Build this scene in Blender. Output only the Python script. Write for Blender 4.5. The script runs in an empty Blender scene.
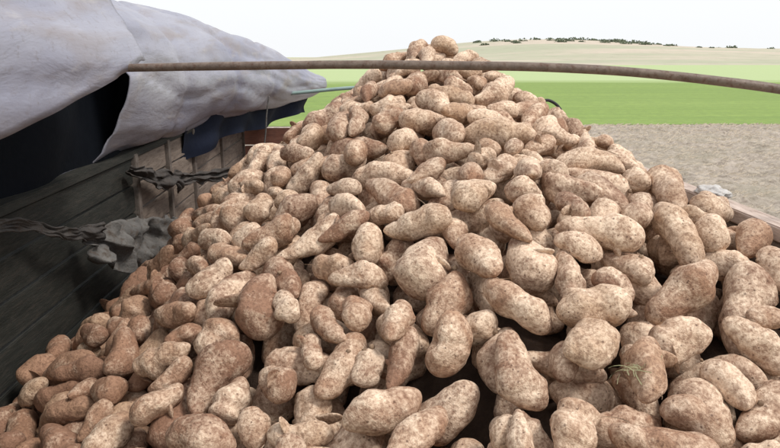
import bpy, bmesh, math, random
import numpy as np
from mathutils import Vector, noise, Matrix, Euler
random.seed(7); rng=np.random.default_rng(7)
S=bpy.context.scene
S.view_settings.view_transform='Standard'; S.view_settings.look='None'; S.view_settings.exposure=0
COL=S.collection
# ---------------------------------------------------------------- helpers
def link(o,parent=None):
    COL.objects.link(o)
    if parent: o.parent=parent
    return o
def empty(name):
    return link(bpy.data.objects.new(name,None))
def mesh_obj(name,verts,faces,mat=None,parent=None,smooth=False):
    me=bpy.data.meshes.new(name); me.from_pydata([tuple(v) for v in verts],[],faces); me.update()
    if smooth: me.polygons.foreach_set('use_smooth',[True]*len(me.polygons))
    o=bpy.data.objects.new(name,me)
    if mat: me.materials.append(mat)
    return link(o,parent)
class NT:
    def __init__(s,name):
        s.m=bpy.data.materials.new(name); s.m.use_nodes=True; s.t=s.m.node_tree
        s.b=s.t.nodes['Principled BSDF']
    def n(s,typ,**k):
        nd=s.t.nodes.new(typ)
        for a,v in k.items():
            if hasattr(nd,a): setattr(nd,a,v)
            else: nd.inputs[a.replace('_',' ')].default_value=v
        return nd
    def l(s,a,b): s.t.links.new(a,b)
    def noise(s,vec,scale,detail=4,rough=.6,dist=0):
        nd=s.n('ShaderNodeTexNoise'); nd.inputs['Scale'].default_value=scale
        nd.inputs['Detail'].default_value=detail; nd.inputs['Roughness'].default_value=rough
        nd.inputs['Distortion'].default_value=dist
        if vec is not None: s.l(vec,nd.inputs['Vector'])
        return nd.outputs['Fac']
    def ramp(s,fac,stops):
        r=s.n('ShaderNodeValToRGB'); e=r.color_ramp.elements
        while len(e)<len(stops): e.new(.5)
        for x,(p,c) in zip(e,stops):
            x.position=p; x.color=(c if isinstance(c,tuple) else (c,c,c))+((1,) if (not isinstance(c,tuple) or len(c)==3) else ())
        s.l(fac,r.inputs['Fac']); return r.outputs['Color']
    def mix(s,fac,a,b,mode='MIX'):
        m=s.n('ShaderNodeMix'); m.data_type='RGBA'; m.blend_type=mode
        for sock,v in ((m.inputs[0],fac),(m.inputs[6],a),(m.inputs[7],b)):
            if isinstance(v,(int,float)): sock.default_value=v
            elif isinstance(v,tuple): sock.default_value=v+((1,) if len(v)==3 else ())
            else: s.l(v,sock)
        return m.outputs[2]
    def math(s,op,a,b=0.0,c=None):
        m=s.n('ShaderNodeMath'); m.operation=op
        for i,v in enumerate((a,b,c)):
            if v is None: continue
            if isinstance(v,(int,float)): m.inputs[i].default_value=v
            else: s.l(v,m.inputs[i])
        return m.outputs[0]
    def bump(s,h,dist,strength=1,prev=None):
        b=s.n('ShaderNodeBump'); b.inputs['Distance'].default_value=dist; b.inputs['Strength'].default_value=strength
        s.l(h,b.inputs['Height'])
        if prev is not None: s.l(prev,b.inputs['Normal'])
        return b.outputs['Normal']
    def out(s,col=None,rough=None,nrm=None):
        if col is not None:
            if isinstance(col,tuple): s.b.inputs['Base Color'].default_value=col+(1,)
            else: s.l(col,s.b.inputs['Base Color'])
        if rough is not None:
            if isinstance(rough,(int,float)): s.b.inputs['Roughness'].default_value=rough
            else: s.l(rough,s.b.inputs['Roughness'])
        if nrm is not None: s.l(nrm,s.b.inputs['Normal'])
        return s.m
def coords(k): 
    return k.n('ShaderNodeTexCoord').outputs['Object']
def scaled(k,vec,sc):
    m=k.n('ShaderNodeMapping'); m.inputs['Scale'].default_value=sc; k.l(vec,m.inputs['Vector']); return m.outputs['Vector']

# ---------------------------------------------------------------- materials
def mat_potato():
    k=NT('muddy_potato_skin')
    oi=k.n('ShaderNodeObjectInfo'); rnd=oi.outputs['Random']
    off=k.n('ShaderNodeCombineXYZ')
    k.l(k.math('MULTIPLY',rnd,91.0),off.inputs[0]); k.l(k.math('MULTIPLY',rnd,47.0),off.inputs[1]); k.l(k.math('MULTIPLY',rnd,13.0),off.inputs[2])
    va=k.n('ShaderNodeVectorMath'); va.operation='ADD'; k.l(coords(k),va.inputs[0]); k.l(off.outputs[0],va.inputs[1])
    v=va.outputs[0]
    big=k.noise(v,12,4,.62,.5); mid=k.noise(v,95,4,.75)
    wn=k.n('ShaderNodeTexWhiteNoise'); wn.noise_dimensions='1D'; k.l(k.math('MULTIPLY',rnd,777.0),wn.inputs['W'])
    skin=k.ramp(wn.outputs['Value'],[(0,(.235,.118,.072)),(.4,(.32,.17,.102)),(.75,(.40,.235,.148)),(1,(.47,.31,.20))])
    skin=k.mix(k.ramp(mid,[(.36,.6),(.55,0.0)]),skin,(.115,.057,.037))
    dust=k.mix(k.ramp(mid,[(.36,0.0),(.60,1.0)]),(.52,.355,.25),(.84,.66,.50))
    at=k.n('ShaderNodeAttribute'); at.attribute_type='INSTANCER'; at.attribute_name='pdust_shade'  # per-potato dust, with the tarp's shade on the left worked in
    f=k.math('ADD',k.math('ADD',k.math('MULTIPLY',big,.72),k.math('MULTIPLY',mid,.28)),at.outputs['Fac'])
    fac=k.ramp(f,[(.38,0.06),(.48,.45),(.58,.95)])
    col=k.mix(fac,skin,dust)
    sp=k.n('ShaderNodeTexVoronoi'); sp.inputs['Scale'].default_value=55; k.l(v,sp.inputs['Vector'])
    spf=k.ramp(sp.outputs['Distance'],[(.09,.75),(.19,0.0)])
    col=k.mix(spf,col,(.11,.055,.037))
    sx=k.n('ShaderNodeSeparateXYZ'); k.l(v,sx.inputs[0])
    ring=k.math('SINE',k.math('ADD',k.math('MULTIPLY',sx.outputs[0],330.0),k.math('MULTIPLY',big,26.0)))
    h=k.math('ADD',k.math('ADD',k.math('MULTIPLY',mid,.8),k.math('MULTIPLY',fac,.22)),k.math('MULTIPLY',ring,.03))
    n1=k.bump(h,.0075,.8)
    k.b.inputs['Specular IOR Level'].default_value=.3
    return k.out(col,.75,n1)
def mat_simple(name,c1,c2,scale=8,rough=.8,bump=.004,sc=(1,1,1),dirt=None,spec=.3):
    k=NT(name); v=scaled(k,coords(k),sc)
    a=k.noise(v,scale,6,.65); b=k.noise(v,scale*7,4,.6)
    col=k.mix(k.ramp(a,[(.3,0.0),(.7,1.0)]),c1,c2)
    if dirt: col=k.mix(k.ramp(k.noise(v,scale*2.3,5,.7),[(.5,0.0),(.68,.8)]),col,dirt)
    k.b.inputs['Specular IOR Level'].default_value=spec
    return k.out(col,rough,k.bump(k.math('ADD',a,b),bump,.7))
M_pot=mat_potato()
M_soil=mat_simple('dark_soil',(.05,.032,.024),(.10,.065,.046),20,.95,.01)
M_clod=mat_simple('dry_soil_clod',(.16,.10,.065),(.40,.28,.19),60,.95,.003)
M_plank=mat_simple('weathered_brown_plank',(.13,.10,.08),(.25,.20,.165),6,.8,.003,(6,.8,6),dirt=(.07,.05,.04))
M_plankd=mat_simple('dark_shaded_plank',(.014,.015,.013),(.036,.036,.031),6,.75,.003,(6,.8,6),dirt=(.05,.043,.036),spec=.2)  # shade under the tarp is put into this plank colour
M_red=mat_simple('red_brown_board',(.16,.065,.045),(.22,.10,.07),6,.7,.003,(1,1,5),dirt=(.08,.05,.04))
M_steel=mat_simple('dirty_steel',(.10,.085,.075),(.17,.14,.12),14,.6,.002,dirt=(.06,.035,.025))
M_railw=mat_simple('rail_plank_wood',(.40,.31,.26),(.60,.49,.43),7,.8,.003,(8,.9,8),dirt=(.22,.15,.12))
M_greyrail=mat_simple('grey_beam',(.34,.31,.30),(.46,.43,.42),12,.7,.002)
M_rod=mat_simple('rusty_painted_rod',(.11,.08,.064),(.21,.16,.13),30,.5,.0015,dirt=(.09,.04,.024))
M_bar=mat_simple('pale_green_bar',(.20,.29,.27),(.28,.37,.35),10,.5,.001)
M_rag=mat_simple('dirty_grey_rag',(.085,.082,.08),(.17,.16,.15),14,.95,.006,dirt=(.075,.055,.042),spec=.1)
M_ragd=mat_simple('dark_rag',(.035,.032,.030),(.085,.075,.07),14,.95,.006,dirt=(.05,.036,.028))
M_sack=mat_simple('pale_sack',(.42,.40,.39),(.60,.58,.56),25,.9,.004,dirt=(.32,.26,.21))
M_navy=mat_simple('navy_tarp_lining',(.004,.005,.008),(.007,.009,.013),4,.9,.004,spec=.08)
M_blue=mat_simple('blue_tarp',(.005,.007,.016),(.009,.013,.027),4,.8,.004,spec=.1)
M_black=mat_simple('black_rubber',(.012,.012,.014),(.03,.03,.03),12,.5,.001)
M_straw=mat_simple('dry_grass',(.30,.31,.17),(.45,.41,.25),20,.9,.001)
M_stub=mat_simple('straw',(.50,.43,.34),(.66,.58,.47),1,.9,.001)
M_bush=mat_simple('hazy_bush_leaves',(.12,.15,.10),(.19,.215,.15),.5,.9,.01)  # leaf colour greyed, distance haze mixed into it
def mat_tarp():
    k=NT('grey_pvc_tarp'); v=coords(k)
    a=k.noise(scaled(k,v,(1,.5,1)),1.8,4,.55); b=k.noise(scaled(k,v,(3,.45,2)),3.2,5,.6,.3); c=k.noise(v,38,5,.75); d=k.noise(scaled(k,v,(1,.35,1)),9,5,.7)
    col=k.mix(k.ramp(a,[(.35,0.0),(.65,1.0)]),(.215,.22,.29),(.34,.34,.39))
    col=k.mix(k.ramp(b,[(.5,0.0),(.70,.7)]),col,(.22,.185,.175))
    col=k.mix(k.ramp(c,[(.55,0.0),(.72,.5)]),col,(.15,.12,.10))
    col=k.mix(k.ramp(d,[(.58,0.0),(.70,.35)]),col,(.45,.42,.40))
    n=k.bump(b,.03,.4); n=k.bump(d,.008,.4,n)
    k.b.inputs['Specular IOR Level'].default_value=.4
    return k.out(col,.45,n)
M_tarp=mat_tarp()

# ---------------------------------------------------------------- ground / fields / hill
GZ=-3.1
def mat_field():
    k=NT('stubble_soil'); v=coords(k)
    a=k.noise(v,.35,5,.65); b=k.noise(v,3.2,6,.8); c=k.noise(scaled(k,v,(.35,2.8,1)),1.3,5,.7,.6)
    col=k.mix(k.ramp(b,[(.36,0.0),(.62,1.0)]),(.20,.16,.125),(.58,.50,.42))
    col=k.mix(k.ramp(c,[(.44,0.0),(.60,.6)]),col,(.44,.375,.315))
    col=k.mix(k.ramp(a,[(.45,0.0),(.7,.45)]),col,(.31,.29,.20))
    return k.out(col,.95,k.bump(b,.14,1.0))
def mat_green():
    k=NT('green_crop'); v=coords(k)
    a=k.noise(scaled(k,v,(.3,1,1)),.06,5,.6); b=k.noise(v,2.5,6,.75); c=k.noise(scaled(k,v,(.06,1,1)),.35,4,.6); r=k.noise(scaled(k,v,(.05,1.6,1)),.8,5,.7)
    col=k.mix(k.ramp(a,[(.35,0.0),(.65,1.0)]),(.19,.285,.05),(.27,.37,.08))
    col=k.mix(k.ramp(b,[(.4,.55),(.65,0.0)]),col,(.115,.17,.035))
    col=k.mix(k.ramp(r,[(.42,.55),(.6,0.0)]),col,(.14,.22,.045))
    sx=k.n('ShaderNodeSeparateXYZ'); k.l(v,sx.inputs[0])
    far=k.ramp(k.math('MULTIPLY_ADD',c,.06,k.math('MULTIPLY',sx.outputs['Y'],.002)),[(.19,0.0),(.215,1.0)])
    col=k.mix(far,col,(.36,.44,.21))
    return k.out(col,.9,k.bump(b,.1,.6))
def mat_hill():
    k=NT('dry_hill'); v=coords(k)
    a=k.noise(scaled(k,v,(.25,1,1)),.02,5,.65,.5); b=k.noise(v,.12,5,.7)
    col=k.mix(k.ramp(a,[(.42,0.0),(.58,1.0)]),(.48,.41,.33),(.35,.355,.25))
    col=k.mix(k.ramp(b,[(.5,0.0),(.7,.6)]),col,(.30,.28,.21))
    return k.out(col,.95)
mesh_obj('ground',[(-4000,-400,GZ),(4000,-400,GZ),(4000,6000,GZ),(-4000,6000,GZ)],[(0,1,2,3)],
   mat_simple('far_ground',(.36,.38,.22),(.45,.44,.30),.01,.95,.01))
def grid(name,xs,ys,fz,mat,smooth=True):
    V=[(x,y,fz(x,y)) for y in ys for x in xs]; nx=len(xs)
    F=[(j*nx+i,j*nx+i+1,(j+1)*nx+i+1,(j+1)*nx+i) for j in range(len(ys)-1) for i in range(nx-1)]
    return mesh_obj(name,V,F,mat,None,smooth)
def fzf(x,y):
    e=min(1,max(0,(31-y)/2))
    return GZ+.03+e*(.10*noise.noise(Vector((x*1.7,y*1.7,0)))+.09*noise.noise(Vector((x*5,y*5,3)))+.06*math.sin((x*.35+y)*4.2)+.08)
grid('ploughed_field',np.arange(-14,46,.17),np.arange(-4,31.1,.17),fzf,mat_field())
mesh_obj('green_field',[(-700,31,GZ+.045),(900,31,GZ+.045),(900,420,GZ+.045),(-700,420,GZ+.045)],[(0,1,2,3)],mat_green())
def sm(t): t=min(1,max(0,t)); return t*t*(3-2*t)
def hz(x,y):
    up=sm((y-240)/300)*(1-.9*sm((y-560)/500))
    prof=14.2*math.exp(-((x-118)/120)**2)+8.5*math.exp(-((x-330)/170)**2)
    return GZ-.25+up*(prof+1.1*noise.noise(Vector((x/60,y/90,0))))
grid('hill',np.arange(-520,900,14),np.arange(200,1100,14),hz,mat_hill())
# straw scattered on the field
V=[];F=[]
for i in range(16000):
    x=random.uniform(1.8,28); y=random.uniform(3,30.8); a=random.gauss(.2,.5); L=random.uniform(.05,.16); w=.008+.0008*y
    z=fzf(x,y)+.02; dx,dy=math.cos(a)*L,math.sin(a)*L; t=random.uniform(0,.06); n=len(V)
    V+=[(x,y,z),(x+dx,y+dy,z+t),(x+dx,y+dy,z+t+w),(x,y,z+w)]; F.append((n,n+1,n+2,n+3))
mesh_obj('stubble',V,F,M_stub)
# distant bushes on hill crest
V=[];F=[]
def leafclump(cx,cy,cz,rx,rz,n,s):
    for i in range(n):
        d=Vector((random.gauss(0,1),random.gauss(0,1),random.gauss(0,1))).normalized()*random.random()**.4
        p=Vector((cx+d.x*rx,cy+d.y*rx*.6,cz+abs(d.z)*rz)); q=Euler((random.random()*6,random.random()*6,random.random()*6)).to_matrix()
        k=len(V); ss=s*random.uniform(.6,1.3)
        for c in ((-1,-1,0),(1,-1,0),(1,1,0),(-1,1,0)): V.append(tuple(p+q@(Vector(c)*ss)))
        F.append((k,k+1,k+2,k+3))
for i in range(85):
    x=random.choice([random.gauss(150,28),random.gauss(185,14),random.uniform(60,420)]); y=random.uniform(440,540)
    r=random.uniform(1.0,3.2)
    leafclump(x,y,hz(x,y)-.3,r*1.7,r*.75,60,.42)
mesh_obj('distant_bushes',V,F,M_bush)

# ---------------------------------------------------------------- potatoes
def make_variant(i):
    r=random.Random(100+i)
    kind=r.random()
    L=r.uniform(.145,.205); asp=r.uniform(1.6,2.25)
    if kind<.42: L=r.uniform(.20,.275); asp=r.uniform(2.15,2.95)
    elif kind>.88: L=r.uniform(.12,.14); asp=r.uniform(1.35,1.6)
    R=L/asp/2; half=L/2
    taper=r.uniform(-.4,.4); b=r.uniform(-.24,.24)*half*(1.2 if asp>2.3 else .7); c=r.uniform(-.09,.09)*half; bz=r.uniform(-.08,.08)*half
    p=r.uniform(1.8,2.9)
    lumps=[(r.uniform(-.8,.8),r.uniform(.16,.34),r.uniform(-.19,.18)) for _ in range(3)]
    h2,h3,ph=r.uniform(.03,.12),r.uniform(.01,.06),r.uniform(0,6)
    def spine(t): return Vector((half*t,b*(t*t-.4)+c*math.sin(3*t),bz*math.sin(2.2*t+1)))
    def rad(t):
        v=max(0,1-abs(t)**p)**.5*(1+taper*t)
        for (m,s,a) in lumps: v*=1+a*math.exp(-((t-m)/s)**2)
        return R*v
    bm=bmesh.new()
    def body(spine,rad,R,so,nl=36,na=26):
        rings=[]
        ts=[-math.cos(math.pi*j/nl) for j in range(nl+1)]
        for j,t in enumerate(ts):
            cpt=spine(t); rr=rad(t)
            if j in (0,nl): rings.append([bm.verts.new(cpt)]); continue
            ring=[]
            for a in range(na):
                th=2*math.pi*a/na
                q=rr*(1+h2*math.cos(2*th+ph)+h3*math.cos(3*th+ph*2))
                v=cpt+Vector((0,math.cos(th)*q,math.sin(th)*q))
                nn=noise.noise(v/R*.8+Vector((so,0,0))); n2=noise.noise(v/R*2.2+Vector((0,so,0))); n3=noise.noise(v/R*5+Vector((0,so,9)))
                d=(v-cpt)
                dent=max(0,noise.noise(v/R*1.7+Vector((so,so,3)))-.25)
                v=cpt+d*(1+.18*nn+.06*n2+.022*n3-.32*dent); v.x+=R*.12*nn
                ring.append(bm.verts.new(v))
            rings.append(ring)
        for j in range(nl):
            A,B=rings[j],rings[j+1]
            for a in range(na):
                a2=(a+1)%na
                if len(A)==1: bm.faces.new((A[0],B[a2],B[a]))
                elif len(B)==1: bm.faces.new((A[a],A[a2],B[0]))
                else: bm.faces.new((A[a],A[a2],B[a2],B[a]))
    body(spine,rad,R,i*7.3)
    sph=[(spine(t),rad(t)*.95) for t in (-.86,-.62,-.35,-.1,.15,.4,.65,.87)]
    if r.random()<.16:
        t0=r.uniform(-.5,.5); base=spine(t0); ang=r.uniform(-.6,.6); side=r.choice((-1,1))
        dirv=Vector((math.sin(ang),side*math.cos(ang),.15)).normalized(); kl=R*r.uniform(1.0,1.5); kr=R*r.uniform(.5,.72)
        M=dirv.to_track_quat('X','Z').to_matrix()
        sp2=lambda t: base+dirv*(kl*.35)+ (M@Vector((kl*t,0,0)))
        rd2=lambda t: kr*max(0,1-abs(t)**2.2)**.5
        body(sp2,rd2,kr,i*3.1,16,16)
        sph+=[(sp2(t),rd2(t)*.95) for t in (.2,.6)]
    me=bpy.data.meshes.new('potato_shape_%02d'%i); bm.normal_update(); 
    bmesh.ops.recalc_face_normals(bm,faces=bm.faces)
    bm.to_mesh(me); bm.free()
    me.polygons.foreach_set('use_smooth',[True]*len(me.polygons)); me.materials.append(M_pot)
    return me,np.array([[*s[0],s[1]] for s in sph])
NV=56
pc=bpy.data.collections.new('potato_shapes'); variants=[]
for i in range(NV):
    me,sp=make_variant(i); o=bpy.data.objects.new('potato_%02d'%i,me); pc.objects.link(o); variants.append(sp)

# target heap surface
AX,AY,AZ=.33,3.4,.055
angs=np.radians([-180,-135,-112,-90,-68,-45,0,45,90,135,180])
slo=np.array([.74,.54,.43,.37,.34,.38,.51,.6,.6,.72,.74])
cur=np.array([.10,.025,.03,.012,.005,.0,.05,.05,.05,.12,.10])
def target(x,y):
    dx,dy=x-AX,y-AY; d=np.sqrt(dx*dx+dy*dy); th=np.arctan2(dy,dx); de=np.sqrt(d*d+.008)-.09
    return np.maximum(AZ-np.interp(th,angs,slo)*de-np.interp(th,angs,cur)*de*de-.15*np.exp(-((x+1.05)/.35)**2-((y-3.5)/.75)**2),-1.45)
RES=.01; X0,X1,Y0,Y1=-1.2,1.2,.35,6.2
gx=np.arange(X0,X1,RES)+RES/2; gy=np.arange(Y0,Y1,RES)+RES/2
GX,GY=np.meshgrid(gx,gy,indexing='ij')
T=target(GX,GY)
nz=np.zeros_like(T)
for _ in range(14):
    a=rng.uniform(0,6.28); f=rng.uniform(3,9); nz+=np.sin(f*(np.cos(a)*GX+np.sin(a)*GY)+rng.uniform(0,6))*.009
T=T+nz
T=np.minimum(T,-.525+(1.2-GX)*.74)
H=T-.27
H0=H.copy()
placed=[]
def rot(rx,ry,rz):
    return np.array(Euler((rx,ry,rz)).to_matrix())
nxg,nyg=T.shape
def try_place(x,y,vi,sc,rx,ry,rz):
    sp=variants[vi]; R=rot(rx,ry,rz)
    c=sp[:,:3]@R.T*sc; r=sp[:,3]*sc
    x0=x+(c[:,0]-r).min(); x1=x+(c[:,0]+r).max(); y0=y+(c[:,1]-r).min(); y1=y+(c[:,1]+r).max()
    if x0<X0+.005:
        x+=X0+.005-x0; 
    if x1>X1-.0: x-=x1-X1
    x0=x+(c[:,0]-r).min(); x1=x+(c[:,0]+r).max()
    i0=int((x0-X0)/RES); i1=int((x1-X0)/RES)+1; j0=int((y0-Y0)/RES); j1=int((y1-Y0)/RES)+1
    if i0<0 or j0<0 or i1>nxg or j1>nyg: return None
    ux=gx[i0:i1][:,None,None]-(x+c[:,0]); uy=gy[j0:j1][None,:,None]-(y+c[:,1])
    q=r*r-ux*ux-uy*uy; ok=q>0; s=np.sqrt(np.where(ok,q,0))
    under=np.where(ok,c[:,2]-s,9).min(2); top=np.where(ok,c[:,2]+s,-9).max(2); m=under<8
    if not m.any(): return None
    sub=H[i0:i1,j0:j1]
    z=(sub-under)[m].max()-.009
    gap=(under+z-sub)[m].mean()
    over=(top+z-T[i0:i1,j0:j1])[m].mean()
    return gap,over,x,z,(i0,i1,j0,j1),m,top
import time; fails=0
while len(placed)<6500 and fails<1700:
    ii=rng.integers(4,nxg-4,14); jj=rng.integers(4,nyg-4,14)
    dfc=T[ii,jj]-H[ii,jj]; b=int(np.argmax(dfc))
    if dfc[b]<.018: fails+=1; continue
    i,j=ii[b],jj[b]; x=gx[i]; y=gy[j]
    best=None
    a,bq=max(i-9,0),min(i+9,nxg-1); c_,d_=max(j-9,0),min(j+9,nyg-1)
    sx=(T[bq,j]-T[a,j])/(gx[bq]-gx[a]); sy=(T[i,d_]-T[i,c_])/(gy[d_]-gy[c_])
    vi=int(rng.integers(NV)); sc=float(rng.uniform(.80,1.17))
    if dfc[b]<.040: 
        sc*=.72
    dd=math.hypot(x-AX,y-AY)
    if dd<.45: sc*=.8
    for k in range(10):
        yaw=rng.uniform(0,6.283); slope=math.cos(yaw)*sx+math.sin(yaw)*sy
        ry=-math.atan(slope)+rng.normal(0,.2); rx=rng.uniform(0,6.28)
        xx=x+rng.uniform(-.025,.025); yy=y+rng.uniform(-.025,.025)
        res=try_place(xx,yy,vi,sc,rx,ry,yaw)
        if res is None: continue
        cost=res[0]+max(0,res[1])*1.2
        if best is None or cost<best[0]: best=(cost,res,(rx,ry,yaw),yy)
    if best is None: fails+=1; continue
    cost,res,eu,yy=best
    if res[1]>.045: fails+=1; continue
    gap,over,xx,z,(i0,i1,j0,j1),m,top=res
    sub=H[i0:i1,j0:j1]; H[i0:i1,j0:j1]=np.where(m,np.maximum(sub,top+z),sub)
    placed.append((xx,yy,z,*eu,sc,vi)); fails=max(0,fails-1)
print('PLACED',len(placed),fails)
P=np.array(placed)
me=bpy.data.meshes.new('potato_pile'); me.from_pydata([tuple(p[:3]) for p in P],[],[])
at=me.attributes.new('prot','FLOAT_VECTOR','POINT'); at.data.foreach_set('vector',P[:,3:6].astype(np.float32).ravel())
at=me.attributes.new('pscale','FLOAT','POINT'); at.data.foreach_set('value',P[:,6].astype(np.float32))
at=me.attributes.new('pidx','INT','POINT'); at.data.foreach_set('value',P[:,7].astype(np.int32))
dust=rng.normal(-.008,.036,len(P))+.025*np.clip((P[:,0]-.2),-1,1)-.12*np.clip((-.35-P[:,0])/.7,0,1)  # random dust, plus tarp shade painted in as less dust on the left
at=me.attributes.new('pdust_shade','FLOAT','POINT'); at.data.foreach_set('value',dust.astype(np.float32))
pile=link(bpy.data.objects.new('potato_pile',me))
ng=bpy.data.node_groups.new('potato_instancing','GeometryNodeTree')
ng.interface.new_socket('Geometry',in_out='INPUT',socket_type='NodeSocketGeometry')
ng.interface.new_socket('Geometry',in_out='OUTPUT',socket_type='NodeSocketGeometry')
N=ng.nodes; gi=N.new('NodeGroupInput'); go=N.new('NodeGroupOutput'); m2p=N.new('GeometryNodeMeshToPoints'); iop=N.new('GeometryNodeInstanceOnPoints')
ci=N.new('GeometryNodeCollectionInfo'); ci.inputs['Collection'].default_value=pc; ci.inputs['Separate Children'].default_value=True; ci.inputs['Reset Children'].default_value=True
def attr(nm,ty):
    a=N.new('GeometryNodeInputNamedAttribute'); a.data_type=ty; a.inputs['Name'].default_value=nm; return a.outputs['Attribute']
e2r=N.new('FunctionNodeEulerToRotation')
Lk=ng.links
Lk.new(gi.outputs[0],m2p.inputs['Mesh']); Lk.new(m2p.outputs[0],iop.inputs['Points']); Lk.new(ci.outputs[0],iop.inputs['Instance'])
iop.inputs['Pick Instance'].default_value=True
Lk.new(attr('pidx','INT'),iop.inputs['Instance Index']); Lk.new(attr('prot','FLOAT_VECTOR'),e2r.inputs[0]); Lk.new(e2r.outputs[0],iop.inputs['Rotation'])
Lk.new(attr('pscale','FLOAT'),iop.inputs['Scale']); Lk.new(iop.outputs[0],go.inputs[0])
md=pile.modifiers.new('instances','NODES'); md.node_group=ng
# core under potatoes
st=6; sx_=list(range(0,nxg,st))+[nxg-1]; sy_=list(range(0,nyg,st))+[nyg-1]
V=[(gx[i],gy[j],H0[i,j]-.0) for j in sy_ for i in sx_]; nx=len(sx_)
F=[(j*nx+i,j*nx+i+1,(j+1)*nx+i+1,(j+1)*nx+i) for j in range(len(sy_)-1) for i in range(nx-1)]
mesh_obj('heap_core',V,F,M_soil,pile,True)
# crumbs of soil and straw lying on and between the tubers
bm=bmesh.new(); bmesh.ops.create_icosphere(bm,subdivisions=2,radius=1); IV=[v.co.copy() for v in bm.verts]; IF=[[v.index for v in f.verts] for f in bm.faces]; bm.free()
V=[];F=[]
for q in range(1500):
    i=random.randrange(3,nxg-3); j=random.randrange(10,430); 
    if H[i,j]>H[i-3:i+4,j-3:j+4].mean()+.004: continue
    r=random.uniform(.003,.0085); o=Vector((gx[i],gy[j],H[i,j]+r*.2)); n=len(V); s=random.random()*90
    for v in IV: V.append(o+v*r*(1+.5*noise.noise(v*1.5+Vector((s,0,0)))))
    F+=[[a+n for a in f] for f in IF]
mesh_obj('soil_clods',V,F,M_clod,pile,True)
V=[];F=[]
for q in range(60):
    i=random.randrange(8,nxg-8); j=random.randrange(20,270); p=Vector((gx[i],gy[j],H[i,j]+.004)); a=random.uniform(0,6.28); L=random.uniform(.03,.08); cv=random.uniform(-1.5,1.5); w=.0008
    el=random.uniform(-.1,.5)
    for s in range(7):
        t=s/6; pp=p+Vector((math.cos(a+cv*t)*L*t,math.sin(a+cv*t)*L*t,math.sin(el)*L*t)); n=len(V); V+=[pp+Vector((w,0,w)),pp-Vector((w,0,w))]
        if s: F.append((n-2,n-1,n+1,n))
mesh_obj('root_hairs',V,F,M_clod,pile)

# ---------------------------------------------------------------- trailer
TR=empty('truck_trailer')
def box(name,x0,x1,y0,y1,z0,z1,mat,parent=TR,bev=.004):
    bm=bmesh.new(); bmesh.ops.create_cube(bm,size=1)
    for v in bm.verts: v.co=Vector(((x0+x1)/2+v.co.x*(x1-x0),(y0+y1)/2+v.co.y*(y1-y0),(z0+z1)/2+v.co.z*(z1-z0)))
    if bev: bmesh.ops.bevel(bm,geom=bm.edges[:],offset=bev,segments=2,affect='EDGES')
    me=bpy.data.meshes.new(name); bm.to_mesh(me); bm.free(); me.materials.append(mat)
    return link(bpy.data.objects.new(name,me),parent)
YB=7.1
postsY=[-.2,1.4,3.62,4.25,4.9,5.9,7.0]
for a,b in zip(postsY[:-1],postsY[1:]):
    z=-.52
    while z>-2.0:
        hgt=.135
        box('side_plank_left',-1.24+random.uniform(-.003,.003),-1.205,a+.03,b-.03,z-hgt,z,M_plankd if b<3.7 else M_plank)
        box('side_plank_right',1.205,1.24+random.uniform(-.003,.003),a+.03,b-.03,z-hgt,z-.004,M_plank)
        z-=hgt+.012
for y in postsY:
    box('side_post_left',-1.27,-1.185,y-.028,y+.028,-2.0,-.5,M_steel)
    box('side_post_right',1.19,1.27,y-.028,y+.028,-2.0,-.53,M_steel)
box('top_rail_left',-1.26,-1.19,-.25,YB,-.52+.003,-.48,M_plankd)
box('top_rail_right',1.20,1.27,-.25,YB,-.52,-.475,M_railw)
box('outer_beam_right',1.31,1.37,-.25,YB,-.60,-.555,M_greyrail)
for y in (.4,1.7,2.9,4.2,5.6): box('beam_bracket',1.268,1.308,y-.03,y+.03,-.60,-.56,M_steel)
z=-.72
while z>-2.0:
    box('tail_plank',-1.2,1.2,YB,YB+.04,z-.17,z,M_red); z-=.182
box('bed_floor',-1.3,1.3,-.3,YB+.1,-2.08,-2.005,M_steel)
box('chassis_beam',-.5,-.38,-.3,YB,-2.35,-2.083,M_steel); box('chassis_beam',.38,.5,-.3,YB,-2.35,-2.083,M_steel)
def wheel(x,y):
    bm=bmesh.new(); prof=[(.20,-.13),(.44,-.14),(.50,-.11),(.52,0),(.50,.11),(.44,.14),(.20,.13),(.16,.05),(.16,-.05)]
    n=36; rings=[[bm.verts.new((x+w,y+math.cos(2*math.pi*i/n)*r,GZ+.54+math.sin(2*math.pi*i/n)*r)) for r,w in prof] for i in range(n)]
    for i in range(n):
        for j in range(len(prof)):
            bm.faces.new((rings[i][j],rings[i][(j+1)%len(prof)],rings[(i+1)%n][(j+1)%len(prof)],rings[(i+1)%n][j]))
    bmesh.ops.recalc_face_normals(bm,faces=bm.faces); me=bpy.data.meshes.new('wheel'); bm.to_mesh(me); bm.free(); me.materials.append(M_black)
    link(bpy.data.objects.new('wheel',me),TR)
for x in (-1.0,1.0):
    for y in (4.6,5.8): wheel(x,y)
box('axle',-1.0,1.0,4.55,4.65,GZ+.48,GZ+.58,M_steel); box('axle',-1.0,1.0,5.75,5.85,GZ+.48,GZ+.58,M_steel)

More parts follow.
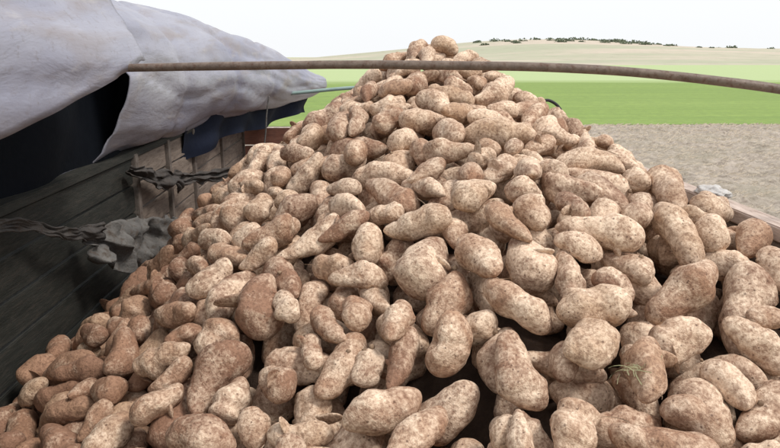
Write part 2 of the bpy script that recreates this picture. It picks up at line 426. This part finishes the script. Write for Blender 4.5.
def catmull(pts,n):
    P=[Vector(p) for p in pts]; P=[P[0]*2-P[1]]+P+[P[-1]*2-P[-2]]; out=[]
    for i in range(1,len(P)-2):
        for k in range(n):
            t=k/n; a,b,c,d=P[i-1],P[i],P[i+1],P[i+2]
            out.append(.5*((2*b)+(c-a)*t+(2*a-5*b+4*c-d)*t*t+(3*b-a-3*c+d)*t**3))
    out.append(P[-2]); return out
def tube(name,pts,r,mat,parent=None,n=14,seg=12,taper=None,jit=0):
    C=catmull(pts,n); V=[];F=[]; m=len(C)
    up=Vector((0,0,1))
    for i,c in enumerate(C):
        t=(C[min(i+1,m-1)]-C[max(i-1,0)]).normalized(); s=t.cross(up)
        if s.length<.05: s=t.cross(Vector((1,0,0)))
        s.normalize(); u=s.cross(t); rr=r*(1 if taper is None else taper(i/(m-1)))
        for k in range(seg):
            a=2*math.pi*k/seg; q=rr*(1+jit*noise.noise(Vector((i*.35,k*.9,r*50))))
            V.append(c+s*math.cos(a)*q+u*math.sin(a)*q)
    for i in range(m-1):
        for k in range(seg):
            k2=(k+1)%seg; F.append((i*seg+k,i*seg+k2,(i+1)*seg+k2,(i+1)*seg+k))
    F.append(tuple(range(seg))[::-1]); F.append(tuple((m-1)*seg+k for k in range(seg)))
    return mesh_obj(name,V,F,mat,parent,True)
tube('metal_rod',[(-1.3,2.48,-.05),(-.81,2.4,-.037),(-.3,2.26,-.027),(.127,2.15,-.024),(.71,2.02,-.037),(1.195,1.9,-.089),(1.33,1.87,-.13),(1.37,1.86,-.25),(1.34,1.86,-.55)],.0135,M_rod,None,12,16,jit=.05)
tube('cross_bar',[(-1.2,7.0,-.40),(-.65,7,-.355),(-.09,7,-.306),(.3,7,-.30)],.018,M_bar)
tube('metal_hook',[(1.235,4.03,-.50),(1.225,4.0,-.38),(1.18,4.0,-.29),(1.12,4.0,-.25),(1.07,4.0,-.255)],.009,M_black)
tube('hanging_rope',[(-.72,5.5,-.30),(-.745,5.5,-.45),(-.76,5.5,-.6),(-.80,5.5,-.85)],.006,M_rag)

# ---------------------------------------------------------------- tarp
TP=empty('rolled_tarp')
def interp(t,ks):
    xs=[k[0] for k in ks]; return [float(np.interp(t,xs,[k[j] for k in ks])) for j in range(1,len(ks[0]))]
def smooth_keys(ks,t):
    acc=None
    for d in (-.3,-.15,0,.15,.3):
        v=np.array(interp(t+d,ks)); acc=v if acc is None else acc+v
    return acc/5
def sweep(name,ks,y0,y1,ny,na,a0,a1,wr,mat,parent,thick=.006,seed=0,sags=()):
    V=[];F=[]
    for j in range(ny+1):
        y=y0+(y1-y0)*j/ny; cx,cz,rx,rz=smooth_keys(ks,y)
        A0=a0(y); A1=a1(y)
        for k in range(na+1):
            a=math.radians(A0+(A1-A0)*k/na)
            w=1+wr*(noise.noise(Vector((y*1.1+a*1.0,a*1.4,seed)))*.9+noise.noise(Vector((y*1.3+a*2.2,a*3.2,seed+5)))*.5+noise.noise(Vector((y*4+a*3,a*7,seed+5)))*.17)
            ph=a*5.5+y*1.0+noise.noise(Vector((y*.8,a*1.2,seed)))*3.0
            w-=wr*.48*(1-abs(math.sin(ph)))**2.5
            for (sy,sw,sd) in sags: w-=sd*math.exp(-((y-sy+.06*math.sin(a*3))/sw)**2)
            V.append((cx+rx*w*math.cos(a),y+.03*noise.noise(Vector((a*2,y,seed))),cz+rz*w*math.sin(a)))
    n=na+1
    for j in range(ny):
        for k in range(na): F.append((j*n+k,j*n+k+1,(j+1)*n+k+1,(j+1)*n+k))
    o=mesh_obj(name,V,F,mat,parent,True)
    s=o.modifiers.new('s','SOLIDIFY'); s.thickness=thick; s.offset=0
    return o
ks2=[(2.9,-1.55,-.11,.50,.48),(3.3,-1.55,-.11,.49,.47),(4.2,-1.43,-.11,.44,.43),(5,-1.33,-.12,.39,.40),(6,-1.15,-.15,.34,.35),(7,-.93,-.22,.28,.28),(8,-.68,-.31,.18,.17),(8.8,-.5,-.33,.10,.09)]
sweep('tarp_roll',ks2,3.17,8.8,170,80,lambda y:-150,lambda y:190,.10,M_tarp,TP,seed=2,sags=((4.1,.07,.04),(5.2,.07,.045),(6.3,.06,.05)))
ks1=[(.6,-1.35,-.12,.46,.46),(1.7,-1.32,-.10,.45,.46),(2.2,-1.30,-.09,.49,.48),(2.6,-1.29,-.09,.53,.50)]
sweep('tarp_flap',ks1,.5,2.57,90,60,lambda y:float(np.interp(y,[.5,1.7,2.3,2.52],[-30,-12,3,9])),lambda y:178,.08,M_tarp,TP,seed=11)
# navy lining hanging below/inside the flap
V=[];F=[];ny=60;nk=16
for j in range(ny+1):
    y=.4+3.5*j/ny
    for k in range(nk+1):
        t=k/nk; V.append((-1.12-.12*t-.25*max(0,(.2-t))-.12*max(0,(y-2.6))*(1-t)+.035*noise.noise(Vector((y*3,t*2,0)))+.02*math.sin(y*9+t*3),y,.16-.64*t+.0*y))
for j in range(ny):
    for k in range(nk): a=j*(nk+1)+k; F.append((a,a+1,a+nk+2,a+nk+1))
o=mesh_obj('tarp_lining',V,F,M_navy,TP,True)
# blue sheet at rear under roll
V=[];F=[];ny=50
for j in range(ny+1):
    y=4.6+3.6*j/ny; cx=float(np.interp(y,[4.6,7,8.2],[-1.18,-.95,-.62]))
    for k in range(nk+1):
        t=k/nk; V.append((cx+.03*math.sin(y*7+t*4)+.03*noise.noise(Vector((y*2,t*3,4))),y,-.3-.36*t-.03*math.sin(y*3)))
for j in range(ny):
    for k in range(nk): a=j*(nk+1)+k; F.append((a,a+1,a+nk+2,a+nk+1))
mesh_obj('blue_sheet',V,F,M_blue,TP,True)

# ---------------------------------------------------------------- rags
def rag(name,pts,w0,mat,parent=None,n=16,nw=20,rough=.03,seed=0):
    C=catmull(pts,n); m=len(C); V=[];F=[]
    for i,c in enumerate(C):
        s=i/(m-1); w=np.interp(s,np.linspace(0,1,len(w0)),w0)*(1+.5*noise.noise(Vector((i*.25,seed,0))))
        for k in range(nw+1):
            t=k/nw-.5
            d=Vector((.02+rough*1.2*noise.noise(Vector((i*.13,t*3,seed)))+rough*.7*noise.noise(Vector((i*.35,t*6,seed+3))),rough*.8*noise.noise(Vector((i*.2,t*4,seed+7))),-(t+.25)*w+rough*.5*noise.noise(Vector((i*.3,t*2,seed+1)))))
            d.x+=.35*w*(.25-t*t)
            V.append(c+d)
    q=nw+1
    for i in range(m-1):
        for k in range(nw):
            F.append((i*q+k,i*q+k+1,(i+1)*q+k+1,(i+1)*q+k))
    o=mesh_obj(name,V,F,mat,parent,True); s=o.modifiers.new('s','SOLIDIFY'); s.thickness=.005
    return o
rag('cloth_strap',[(-1.19,1.6,-.50),(-1.17,2.18,-.52),(-1.12,2.48,-.628),(-1.1,2.79,-.69)],[.045,.04,.045,.08],M_ragd,seed=1,rough=.018)
rag('draped_rag',[(-1.13,2.70,-.71),(-1.06,2.95,-.76),(-1.00,3.2,-.82),(-.94,3.5,-.90),(-.87,3.9,-1.0)],[.12,.24,.30,.30,.24],M_rag,rough=.055,seed=4)
rag('cloth_strap',[(-1.17,3.4,-.54),(-1.13,3.9,-.66),(-1.1,4.35,-.74),(-.93,4.8,-.78),(-.76,5.25,-.80)],[.05,.12,.07,.10,.06],M_ragd,rough=.035,seed=6)
# pale sack lump on right rail
V=[];F=[];a=28;b=18
for j in range(b+1):
    ph=math.pi*j/b
    for i in range(a):
        th=2*math.pi*i/a; d=Vector((math.sin(ph)*math.cos(th),math.sin(ph)*math.sin(th),math.cos(ph)))
        q=1+.35*noise.noise(d*2.2)+.2*noise.noise(d*6); V.append((1.25+d.x*.045*q,2.30+d.y*.08*q,-.465+d.z*.02*q))
for j in range(b):
    for i in range(a): i2=(i+1)%a; F.append((j*a+i,j*a+i2,(j+1)*a+i2,(j+1)*a+i))
mesh_obj('crumpled_sack',V,F,M_sack,None,True)
# dry grass tuft
def hat(x,y,r=3):
    i=int((x-X0)/RES); j=int((y-Y0)/RES); return H[i-r:i+r+1,j-r:j+r+1].max()
V=[];F=[]
gxp,gyp=.60,1.33; gz=hat(gxp,gyp,1)+.003
for i in range(22):
    a=random.uniform(0,6.28); L=random.uniform(.02,.06); p=Vector((gxp+random.gauss(0,.01),gyp+random.gauss(0,.01),gz)); w=.0008
    el=random.uniform(-.1,.6)
    for s in range(6):
        t=s/5; q=p+Vector((math.cos(a+t*.8)*L*t,math.sin(a+t*.8)*L*t,math.sin(el)*L*t-.02*t*t)); n=len(V)
        V+=[q+Vector((w,0,w)),q-Vector((w,0,w))]
        if s: F.append((n-2,n-1,n+1,n))
mesh_obj('dry_grass_tuft',V,F,M_straw)

# ---------------------------------------------------------------- light & camera
W=bpy.data.worlds.new('World'); S.world=W; W.use_nodes=True; nt=W.node_tree; bg=nt.nodes['Background']
sky=nt.nodes.new('ShaderNodeTexSky'); sky.sky_type='NISHITA'; sky.sun_disc=False
EL,AZM=math.radians(55),math.radians(118)   # azimuth clockwise from +Y
sky.sun_elevation=EL; sky.sun_rotation=AZM; sky.dust_density=4; sky.air_density=1
mx=nt.nodes.new('ShaderNodeMix'); mx.data_type='RGBA'; mx.inputs[0].default_value=.85
nt.links.new(sky.outputs[0],mx.inputs[6]); mx.inputs[7].default_value=(10.3,10.5,10.7,1)
nt.links.new(mx.outputs[2],bg.inputs[0]); bg.inputs[1].default_value=.108
sl=bpy.data.lights.new('sun','SUN'); sl.energy=2.8; sl.angle=math.radians(14); sl.color=(1,.96,.9)
so=link(bpy.data.objects.new('sun',sl))
d=Vector((math.sin(AZM)*math.cos(EL),math.cos(AZM)*math.cos(EL),math.sin(EL))); so.rotation_euler=d.to_track_quat('Z','Y').to_euler()
cam=bpy.data.cameras.new('camera'); co=link(bpy.data.objects.new('camera',cam)); cam.sensor_width=36; cam.lens=675/780*36
cam.clip_start=.02; cam.clip_end=12000
co.location=(0,0,0); co.rotation_euler=(math.radians(90-13.9),0,math.radians(-2.55))
S.camera=co
